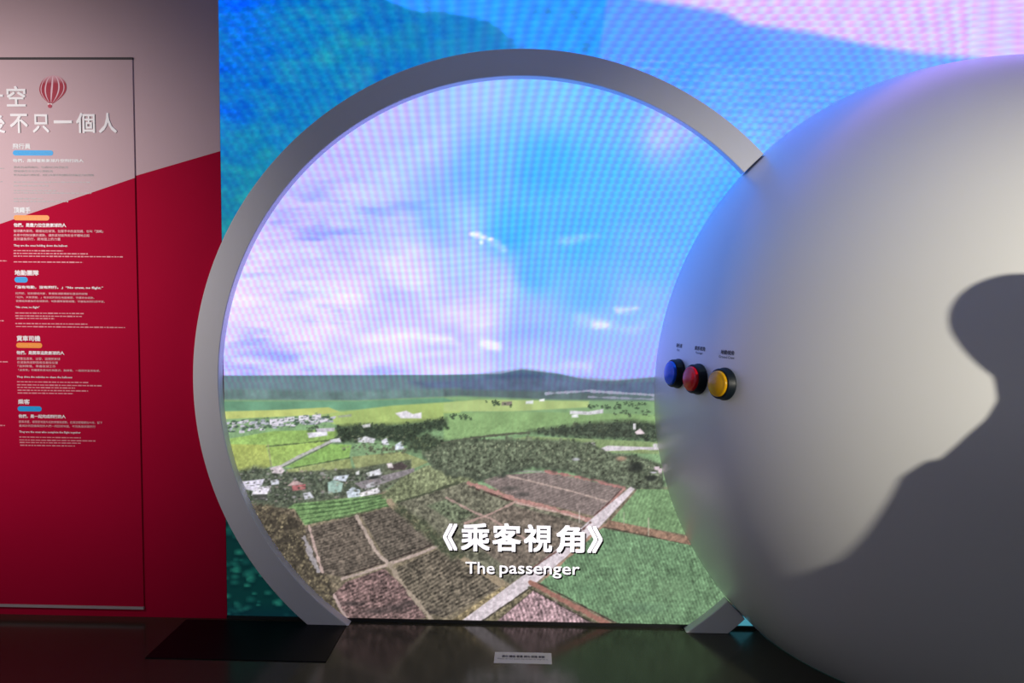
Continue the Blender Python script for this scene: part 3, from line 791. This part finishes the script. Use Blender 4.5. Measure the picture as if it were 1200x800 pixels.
button(794.5, 437.5, 'blue button plastic', (0.005, 0.10, 0.85, 1), 'blue push button')
button(818.0, 444.0, 'red button plastic', (0.72, 0.002, 0.012, 1), 'red push button')
button(849.0, 449.7, 'yellow button plastic', (0.78, 0.40, 0.005, 1), 'yellow push button')
dome_text('button_title', '飛行員', 796.0, 404.8, 4.6, INKK, 0.009)
dome_text('button_subtitle', 'Pilot', 795.0, 410.0, 2.6, INKK, 0.0)
dome_text('button_title', '乘客視角', 820.2, 408.2, 5.0, INKK, 0.009)
dome_text('button_subtitle', 'Passenger', 819.5, 413.8, 3.2, INKK, 0.0)
dome_text('button_title', '地勤視角', 852.5, 412.8, 5.2, INKK, 0.009)
dome_text('button_subtitle', 'Ground Crew', 851.5, 418.4, 3.0, INKK, 0.0)

# ------------------------------------------------------------------ text panel on the left wall
PY = WALL_Y - 0.007
pa = on_wall(155.5, 67.2, PY); pb = on_wall(168.0, 713.5, PY)
PX1, PZ1, PZ0 = (pa[0] + pb[0]) / 2, pa[2], pb[2]
PX0 = PX1 - 2.40
q0, q1 = on_wall(0, 262.3, PY), on_wall(156.5, 208.8, PY)
PANELPRINT = print_wall_mat('white and crimson panel print', q0[0], q0[2], q1[0], q1[2])
panel = obj('text_panel', box_bm(PX0, PX1, PY, WALL_Y - 0.0005, PZ0 + 0.012, PZ1 - 0.010, 0.0012), PANELPRINT)
tag(panel, 'tall white and crimson text panel with a red balloon, on the left wall', 'panel')
obj('top_rail', box_bm(PX0, PX1 + 0.001, PY - 0.002, WALL_Y - 0.0005, PZ1 - 0.010, PZ1), RAIL_D, panel)
obj('bottom_rail', box_bm(PX0, PX1 + 0.001, PY - 0.006, WALL_Y - 0.0005, PZ0, PZ0 + 0.012), RAIL_L, panel)

for chx, r in [('升', (-23, 101, 4.5, 125)), ('空', (8, 101, 31, 125)), ('後', (-18, 133, 7, 156)), ('不', (12, 133.5, 33.5, 156)), ('只', (38.5, 134, 58.5, 155.5)),
               ('一', (63.5, 141.3, 85, 144.6)), ('個', (89.5, 132.5, 112, 156)), ('人', (116, 132.5, 137.5, 156))]:
    wall_text('heading_character', chx, r, PY, LETTER, panel, 0.016, 0.004)

def pill(u0, v0, u1, v1, m, s, im):
    a, b = on_wall(u0, v0, PY), on_wall(u1, v1, PY)
    r = (a[2] - b[2]) / 2; zc = (a[2] + b[2]) / 2
    bm = bmesh.new()
    pts = []
    for cx_, s0 in ((b[0] - r, -90), (a[0] + r, 90)):
        for k in range(13):
            t = math.radians(s0 + 180 * k / 12)
            pts.append((cx_ + r * math.cos(t), PY - 0.0007, zc + r * math.sin(t)))
    bm.faces.new([bm.verts.new(p) for p in pts])
    o = obj('title_tag', bm, m, panel)
    if s:
        wall_text('tag_lettering', s, (u0 + 3, v0 + 1.7, u1 - 3, v1 - 1.5), PY - 0.0012, im, o, 0.0, res=2)
    return o

def bars(rect, m, seed):
    """a row of print too small to read: one short stroke per word"""
    rg = random.Random(seed)
    a, b = on_wall(rect[0], rect[1], PY), on_wall(rect[2], rect[3], PY)
    zt, zb = a[2], b[2]
    zc = (zt + zb) / 2; hh = 0.0027
    bm = bmesh.new()
    x = a[0]
    while x < b[0]:
        ww = rg.uniform(0.008, 0.026)
        x1 = min(b[0], x + ww)
        t = rg.uniform(0.75, 1.15)
        bm.faces.new([bm.verts.new(p) for p in ((x, PY - 0.0006, zc - hh * t), (x1, PY - 0.0006, zc - hh * t), (x1, PY - 0.0006, zc + hh * t), (x, PY - 0.0006, zc + hh * t))])
        x = x1 + 0.0035
    return obj('print_line', bm, m, panel)

YP = PY - 0.0007
SECTIONS = [
    # title, rect, pill rect, pill material, pill text, ink sets, bold row, cn rows, bold en, en rows
    ('飛行員', (14.5, 168, 36, 174.5), (15, 176, 62.5, 182.3), 'b', 'Hot Air Balloon Pilot', INKS, INKG,
     ('他們，是帶著熱氣球升空飛行的人', (15, 186, 98, 190.5)),
     [('熟悉氣流與風向，每趟飛行的掌舵者', (16, 194.4, 80, 197.4)), ('帶領乘客安全升空與降落', (16, 199, 62, 202)), ('從充氣點火到收球，飛行員都要與團隊保持聯繫共同判斷', (16, 203.5, 110, 206.6))],
     None, [(16, 212.5, 106, 214.3), (16, 216.8, 57, 218.4), (16, 222.5, 66, 224), (16, 225.3, 107, 227), (16, 232, 51, 233.4), (16, 235.3, 80, 236.7)]),
    ('頂繩手', (16, 242.5, 36, 249.5), (16, 252, 58, 258.3), 'o', 'Crown Line Crew', INKS, INKP,
     ('他們，是盡力拉住熱氣球的人', (16, 261.2, 77.5, 266.4)),
     [('當球囊充氣時，穩穩站在球頂，拉緊手中的皇冠繩，也叫「頂繩」', (16, 268.8, 121, 272.8)), ('在風中控制球囊的擺動，讓熱氣球能夠安全平穩地立起', (16, 273.8, 105, 277.6)), ('直到最後飛行，是地面上的力量', (16, 278.2, 71, 282))],
     ('They are the ones holding down the balloon', (16, 286.2, 79, 289.9)), [(16, 292.7, 74, 294.8), (16, 296, 103, 298.2), (16, 299.3, 144, 301.6), (16, 306, 97, 308)]),
    ('地勤團隊', (17, 316.3, 45.5, 322.9), (17, 324.3, 32.7, 331), 'b', 'Crew', INKW, INKP,
     ('「沒有地勤，沒有飛行。」“No crew, no flight.”', (18, 334.4, 121, 339.4)),
     [('起飛前，協助鋪球充氣，準備每項裝備都在最佳的狀態', (18, 342.2, 102.7, 345.6)), ('「起飛、天氣預報，」每次起飛前在地面確認，守護安全返航。', (18.7, 346.8, 110.7, 350.2)), ('從開始到最後的收球裝袋，地勤團隊緊緊相隨，守護每次飛行的平安。', (18.7, 351.2, 123, 354.8))],
     ('“No crew, no flight”', (18, 358.5, 46.7, 361.9)), [(18, 366, 98.7, 367.9), (18, 369.4, 96, 371.3), (18.7, 372.2, 64, 374), (18, 378.3, 102.7, 380.3), (18.7, 381.9, 146.7, 384.2)]),
    ('貨車司機', (19.3, 393, 47.3, 399.8), (19, 401.4, 49.6, 407.7), 'o', 'Truck Driver', INKW, INKP,
     ('他們，是開車追熱氣球的人', (19.3, 410.8, 75.3, 415.9)),
     [('開著追逐車，出發，追隨熱氣球', (20, 418.4, 70.7, 422.2)), ('在道路與田野間尋找最佳位置', (20, 422.9, 68, 426.3)), ('「追到降落，準備收球工作', (20.7, 427.3, 65.3, 430.8)), ('「追逐車」司機要熟悉地形與路況，無線電，一路陪伴直到收球。', (21.3, 432, 117.3, 435.8))],
     ('They drive the vehicles to chase the balloons', (19.7, 440.2, 84.7, 443.9)), [(20, 446.5, 104, 448.7), (20, 450.2, 120, 452.4), (20.3, 453.1, 88, 455.2), (20.7, 456.4, 103.3, 458.6), (20.7, 459.6, 86, 461.7)]),
    ('乘客', (21, 467.5, 35, 473.6), (20.7, 475.7, 49, 482), 'b', 'Passenger', INKW, INKP,
     ('他們，是一起完成飛行的人', (21.7, 485.2, 77, 490.4)),
     [('搭乘吊籃，感受從地面升起的寧靜與感動，在高空俯瞰縱谷大地，留下', (22, 492.4, 120, 496.8)), ('最美好的回憶與陪伴人們一同回到地面，不同角度欣賞飛行', (22.4, 497.2, 112, 501.3))],
     ('They are the ones who complete the flight together', (22.4, 504.5, 94.7, 508.6)), [(22.7, 511.3, 94.7, 513.4), (22.7, 514.8, 112, 517), (23, 517.6, 94.7, 519.7), (23.7, 520.9, 88, 523)]),
]
sd = 0
for title, tr, pr, pc, ps, ink_t, ink_b, bold_row, cn_rows, bold_en, en_rows in SECTIONS:
    ink_head = INKS if ink_b is INKG else INKW
    wall_text('section_title', title, tr, YP, ink_t, panel, 0.03, res=2)
    pill(*pr, BLUEP if pc == 'b' else ORANP, ps, INKB if pc == 'b' else INKO)
    wall_text('print_line', bold_row[0], bold_row[1], YP, ink_head, panel, 0.03, res=1)
    for s, r in cn_rows:
        wall_text('print_line', s, r, YP, ink_b, panel, 0.012, res=1)
    if bold_en:
        wall_text('print_line', bold_en[0], bold_en[1], YP, INKW if ink_b is INKP else INKG, panel, 0.02, res=1)
    for r in en_rows:
        sd += 1; bars(r, INKR if ink_b is INKP else ink_b, sd)
for r in [(-130, 196, 5, 198), (-130, 211.5, 3, 213.5), (-130, 304, 8, 306.2), (-130, 374, 4.5, 376.2), (-130, 421.6, 10, 424.6), (-130, 496, 6, 499)]:
    sd += 1; bars(r, INKG if r[1] < 240 else INKR, sd)

# printed balloon emblem (flat print)
def balloon_print():
    Y1, Y2 = PY - 0.0007, PY - 0.0012
    def to_w(s, t, y):
        u, v = 62.4 + s - 4.0 * max(0, (t - 0.30)) ** 1.3, 88.2 + t * 33.0
        return tuple(on_wall(u, v, y))
    def half(t):
        return 15.9 * math.sin(math.pi * min(1, t / 0.98) ** 0.5 * 0.5) if t < 0.0 else 15.9 * (math.sqrt(max(0, 1 - ((t - 0.47) / 0.47) ** 2)) if t < 0.47 else (1 - 0.86 * ((t - 0.47) / 0.53) ** 1.9))
    pinkw = mat('pale pink balloon print', srgb(226, 190, 200), 0.5)
    red = bpy.data.materials.new('crimson balloon print'); red.use_nodes = True
    nt = red.node_tree; b = nt.nodes['Principled BSDF']; b.inputs['Roughness'].default_value = 0.5
    gp = nt.nodes.new('ShaderNodeNewGeometry'); sx = nt.nodes.new('ShaderNodeSeparateXYZ')
    mr = nt.nodes.new('ShaderNodeMapRange')
    zt, zb = on_wall(62, 87, PY)[2], on_wall(62, 98, PY)[2]
    mr.inputs[1].default_value = zb; mr.inputs[2].default_value = zt
    mx = nt.nodes.new('ShaderNodeMix'); mx.data_type = 'RGBA'
    mx.inputs[6].default_value = (0.36, 0.001, 0.028, 1); mx.inputs[7].default_value = (0.72, 0.45, 0.50, 1)
    nt.links.new(gp.outputs['Position'], sx.inputs[0]); nt.links.new(sx.outputs['Z'], mr.inputs[0])
    nt.links.new(mr.outputs[0], mx.inputs[0]); nt.links.new(mx.outputs[2], b.inputs['Base Color'])
    N = 26
    bm = bmesh.new()
    L = [bm.verts.new(to_w(-half(k / N), k / N, Y1)) for k in range(N + 1)]
    R = [bm.verts.new(to_w(half(k / N), k / N, Y1)) for k in range(N + 1)]
    for k in range(N): bm.faces.new((L[k], L[k + 1], R[k + 1], R[k]))
    env = obj('balloon_emblem', bm, pinkw, panel)
    env['label'] = 'printed red and white striped balloon'
    edges = [-90, -66, -58, -38, -31, -9, -1, 22, 29, 50, 57, 90]
    for a, c in list(zip(edges, edges[1:]))[0::2]:
        bm = bmesh.new()
        l = [bm.verts.new(to_w(half(k / N) * math.sin(math.radians(a)), k / N, Y2)) for k in range(N + 1)]
        r = [bm.verts.new(to_w(half(k / N) * math.sin(math.radians(c)), k / N, Y2)) for k in range(N + 1)]
        for k in range(N): bm.faces.new((l[k], l[k + 1], r[k + 1], r[k]))
        obj('gore', bm, red, env)
    bm = bmesh.new()
    bm.faces.new([bm.verts.new(tuple(on_wall(u, v, Y2))) for u, v in ((55.5, 121.4), (57, 120.4), (60, 120.6), (61.4, 121.6), (60.6, 123), (56.2, 122.8))])
    obj('skirt', bm, mat('white skirt print', srgb(238, 214, 216), 0.5), env)
    bm = bmesh.new()
    bm.faces.new([bm.verts.new(tuple(on_wall(58.4 + 2.4 * math.cos(t), 124.3 + 2.3 * math.sin(t), Y2 - 0.0004))) for t in np.linspace(0, 2 * math.pi, 14)[:-1]])
    obj('basket', bm, mat('red basket print', srgb(176, 40, 70), 0.5), env)
balloon_print()

# ------------------------------------------------------------------ floor things
tag(obj('floor_mat', box_bm(-1.640, -0.862, -0.350, 0.030, 0.0, 0.004, 0.0012), MATBLK), 'black rectangular floor mat lying under the left foot of the ring', 'mat')

fa, fb = on_floor(580, 764), on_floor(648, 778)
sx0, sx1, sy1, sy0 = fa[0], fb[0] - 0.004, (fa[1] + on_floor(647, 765)[1]) / 2, (on_floor(580, 777)[1] + fb[1]) / 2
label_o = tag(obj('floor_label', box_bm(sx0, sx1, sy0, sy1, 0.0, 0.0012, 0.0004), PAPER), 'small pale label strip stuck to the floor in front of the screen', 'label')
def floor_text(s, fx0, fx1, fy0, fy1, bold):
    me = text_mesh(s, bold, res=2)
    a = verts_of(me); lo, hi = a.min(0), a.max(0)
    o3 = np.zeros_like(a)
    o3[:, 0] = sx0 + (sx1 - sx0) * (fx0 + (fx1 - fx0) * (a[:, 0] - lo[0]) / (hi[0] - lo[0]))
    o3[:, 1] = sy0 + (sy1 - sy0) * (fy0 + (fy1 - fy0) * (a[:, 1] - lo[1]) / (hi[1] - lo[1]))
    o3[:, 2] = 0.0016 + a[:, 2] * 0.1
    set_verts(me, o3)
    return obj('label_print', me, INKK, label_o)
floor_text('請勿 觸碰 螢幕 請勿 踩踏 謝謝', 0.13, 0.88, 0.50, 0.72, 0.02)
floor_text('Please do not touch the screen or step on it', 0.06, 0.93, 0.30, 0.44, 0.0)


# ------------------------------------------------------------------ the visitor right of the frame, whose shadow lies on the dome
def loft(bm, rings, n=20):
    """rings of (centre, axis x, axis y, rx, ry)"""
    rs = []
    for c, ax, ay, rx, ry in rings:
        c, ax, ay = Vector(c), Vector(ax), Vector(ay)
        rs.append([bm.verts.new(c + ax * (rx * math.cos(2 * math.pi * k / n)) + ay * (ry * math.sin(2 * math.pi * k / n))) for k in range(n)])
    for a, b in zip(rs, rs[1:]):
        for k in range(n): bm.faces.new((a[k], a[(k + 1) % n], b[(k + 1) % n], b[k]))
    bm.faces.new(rs[0][::-1]); bm.faces.new(rs[-1])

def limb(bm, pts, n=14):
    """pts of (x, y, z, radius): a tapering tube with rounded ends"""
    P = [Vector(p[:3]) for p in pts]
    rings = []
    for i, p in enumerate(P):
        d = (P[min(i + 1, len(P) - 1)] - P[max(i - 1, 0)]).normalized()
        ax = d.cross(Vector((0.31, 0.95, 0.05))).normalized(); ay = d.cross(ax)
        r = pts[i][3]
        if i == 0: rings.append((p - d * r * 0.7, ax, ay, r * 0.55, r * 0.55))
        rings.append((p, ax, ay, r, r))
        if i == len(P) - 1: rings.append((p + d * r * 0.7, ax, ay, r * 0.55, r * 0.55))
    loft(bm, rings, n)

def ellipsoid(bm, c, rx, ry, rz, n=24):
    r = bmesh.ops.create_uvsphere(bm, u_segments=n, v_segments=n // 2, radius=1)
    for v in r['verts']: v.co = Vector((c[0] + v.co.x * rx, c[1] + v.co.y * ry, c[2] + v.co.z * rz))

def fused(name, bm, voxel, mats, parent, smooth_it=4):
    bmesh.ops.recalc_face_normals(bm, faces=bm.faces[:])
    o = obj(name, bm, None)
    r = o.modifiers.new('r', 'REMESH'); r.mode = 'VOXEL'; r.voxel_size = voxel
    sm = o.modifiers.new('s', 'SMOOTH'); sm.factor = 0.5; sm.iterations = smooth_it
    bpy.context.view_layer.update()
    me = bpy.data.meshes.new_from_object(o.evaluated_get(bpy.context.evaluated_depsgraph_get()))
    bpy.data.objects.remove(o)
    return obj(name, me, mats, parent, True)

SKIN = mat('skin', (0.55, 0.33, 0.24, 1), 0.5, 0.05, 30)
JACKET = mat('charcoal jacket cloth', (0.035, 0.038, 0.048, 1), 0.85, 0.2, 90, 0.05)
TROUSER = mat('dark blue denim', (0.025, 0.035, 0.07, 1), 0.9, 0.2, 120, 0.3)
HAIR = mat('black hair', (0.012, 0.010, 0.009, 1), 0.45, 0.3, 60)
SHOE = mat('white trainers', (0.62, 0.61, 0.58, 1), 0.5, 0.05, 40)
SOLE = mat('grey shoe sole', (0.2, 0.2, 0.2, 1), 0.7, 0.05, 40)
EYEW = mat('eye white', (0.8, 0.8, 0.78, 1), 0.2); IRIS = mat('dark iris', (0.02, 0.012, 0.008, 1), 0.2); LIP = mat('lips', (0.42, 0.16, 0.14, 1), 0.45)
XA, YA, ZA = (1, 0, 0), (0, 1, 0), (0, 0, 1)

person = bpy.data.objects.new('person', None); COL.objects.link(person)
person.location = (1.756, -1.856, 0.0)
person.rotation_euler = (0, 0, math.radians(46))      # local +Y is the way the body faces: towards the screen
tag(person, 'person with black bobbed hair and charcoal jacket, standing by the dome and watching the screen', 'person')

b = bmesh.new()
loft(b, [((0, 0.0, z), XA, YA, rx, ry) for z, rx, ry in ((0.80, .13, .10), (0.86, .165, .118), (0.94, .190, .128), (1.02, .184, .124), (1.10, .172, .118), (1.20, .162, .114), (1.28, .160, .115), (1.335, .138, .102), (1.385, .104, .085), (1.42, .078, .066), (1.46, .060, .060))], 28)
loft(b, [((0, .005 + (z - 1.44) * .15, z), XA, YA, r, r * 1.05) for z, r in ((1.40, .06), (1.45, .056), (1.50, .054), (1.56, .055))], 20)
ellipsoid(b, (0, 0.012, 1.652), .074, .092, .102)                 # skull
ellipsoid(b, (0, 0.045, 1.580), .055, .058, .062)                 # jaw
ellipsoid(b, (0, 0.083, 1.545), .022, .020, .016, 12)             # chin
ellipsoid(b, (0, 0.106, 1.616), .0145, .017, .012, 14)             # nose tip
loft(b, [((0, .088, 1.655), XA, ZA, .008, .006), ((0, .101, 1.635), XA, ZA, .010, .009), ((0, .106, 1.616), XA, ZA, .011, .009)], 10)
ellipsoid(b, (0, 0.084, 1.680), .050, .014, .009, 14)             # brow
for sx_ in (-1, 1):
    ellipsoid(b, (sx_ * .034, .072, 1.612), .020, .016, .016, 12)  # cheek
    ellipsoid(b, (sx_ * .0775, 0.005, 1.622), .010, .018, .031, 14)  # ear
# legs
for sx_ in (-1, 1):
    limb(b, [(sx_ * .085, 0, .90, .095), (sx_ * .090, .005, .72, .085), (sx_ * .095, .012, .52, .064), (sx_ * .098, .0, .36, .060), (sx_ * .10, -.012, .20, .047), (sx_ * .10, -.015, .09, .042)], 18)
# arms and hands: hands meet in front of the belly, elbows a little out
def hand(bm, wrist, d, palm_n, side_v):
    w0, d, nn, sv = Vector(wrist), Vector(d).normalized(), Vector(palm_n).normalized(), Vector(side_v).normalized()
    loft(bm, [(w0 + d * t, sv, nn, rx, ry) for t, rx, ry in ((-.01, .026, .019), (.02, .034, .017), (.055, .041, .016), (.085, .040, .014))], 16)
    for k, (off, L) in enumerate(((-.030, .066), (-.010, .076), (.010, .071), (.030, .056))):
        base = w0 + d * .080 + sv * off
        p = [base]
        for a, f in ((18, .45), (46, .32), (70, .25)):
            p.append(p[-1] + (d * math.cos(math.radians(a)) + nn * math.sin(math.radians(a))) * L * f)
        limb(bm, [(*q, r) for q, r in zip(p, (.0088, .0082, .0076, .0066))], 10)
    t0 = w0 + d * .025 - sv * .032
    t1 = t0 + (d * .6 - sv * .7 + nn * .25).normalized() * .034
    t2 = t1 + (d * .9 - sv * .2 + nn * .35).normalized() * .028
    limb(bm, [(*t0, .0125), (*t1, .0105), (*t2, .0085)], 10)
for sx_ in (-1, 1):
    sh, el, wr = (sx_ * .138, -.005, 1.300), (sx_ * .182, -.045, 1.070), (sx_ * .125, .165, 1.005)
    lerp = lambda p, q, t: tuple(p[i] + (q[i] - p[i]) * t for i in range(3))
    limb(b, [(*lerp(sh, el, -.04), .050), (*lerp(sh, el, .35), .051), (*lerp(sh, el, .75), .048), (*el, .046), (*lerp(el, wr, .3), .044), (*lerp(el, wr, .8), .033), (*wr, .027)], 16)
    hand(b, wr, (-sx_ * .22, .90, -.30), (-sx_ * .93, -.2, .05), (0, -.3, -1))
body = fused('body', b, 0.0042, [JACKET, SKIN, TROUSER, LIP], person, 3)
me_b = body.data
cen = np.empty(len(me_b.polygons) * 3); me_b.polygons.foreach_get('center', cen); cen = cen.reshape(-1, 3)
mi = np.zeros(len(cen), np.int32)
mi[cen[:, 2] > 1.462] = 1
mi[cen[:, 2] < 0.90] = 2
front = (cen[:, 1] > 0.150) & (cen[:, 2] < 1.05) & (cen[:, 2] > 0.80)
mi[front] = 1
mi[(np.hypot(cen[:, 0] / .021, (cen[:, 2] - 1.5775) / .0055) < 1) & (cen[:, 1] > .07)] = 3
me_b.polygons.foreach_set('material_index', mi)
body['label'] = 'charcoal jacket, dark blue jeans and bare hands'
# hair: a full bob open at the face
b = bmesh.new()
r = bmesh.ops.create_uvsphere(b, u_segments=64, v_segments=40, radius=1)
kill = []
for v in b.verts:
    x, y, z = v.co
    wv = 1 + 0.03 * math.sin(11 * math.atan2(y, x)) * (1 - abs(z))
    lowf = max(0, -z)
    v.co = Vector((x * .107 * wv * (1 - .14 * lowf), -.012 + y * .112 * wv * (1 - .18 * lowf), 1.655 + (z * .122 if z > 0 else z * .175)))
for v in b.verts:
    x, y, z = v.co
    if y > 0.030 and (x / .074) ** 2 + ((z - 1.585) / .118) ** 2 < 1: kill.append(v)
bmesh.ops.delete(b, geom=kill, context='VERTS')
for _ in range(5):
    bmesh.ops.smooth_vert(b, verts=[v for v in b.verts if v.is_boundary], factor=0.5, use_axis_x=True, use_axis_y=True, use_axis_z=True)
hair = obj('hair', b, HAIR, person, True)
so = hair.modifiers.new('thick', 'SOLIDIFY'); so.thickness = 0.012; so.offset = -1
for sx_ in (-1, 1):
    b = bmesh.new(); ellipsoid(b, (sx_ * .031, .0865, 1.651), .0125, .009, .0075, 16)
    e_ = obj('eye', b, EYEW, person, True)
    b = bmesh.new(); ellipsoid(b, (sx_ * .031, .0945, 1.651), .0055, .0025, .0055, 12)
    obj('iris', b, IRIS, e_, True)
    b = bmesh.new()
    limb(b, [(sx_ * .016, .0985, 1.669, .0028), (sx_ * .031, .0965, 1.673, .0034), (sx_ * .045, .0885, 1.669, .0022)], 8)
    obj('eyebrow', b, HAIR, person, True)
    b = bmesh.new()
    loft(b, [((sx_ * .10, y, h * .55), XA, ZA, rx, h * .55) for y, rx, h in ((-.085, .028, .075), (-.06, .038, .10), (0.0, .042, .105), (.06, .044, .075), (.12, .044, .055), (.165, .034, .045), (.185, .018, .034))], 18)
    shoe = obj('shoe', b, SHOE, person, True)
    b = bmesh.new()
    loft(b, [((sx_ * .10, 0.05, z), XA, YA, .047, .142) for z in (0.0, .018)], 28)
    obj('sole', b, SOLE, shoe)
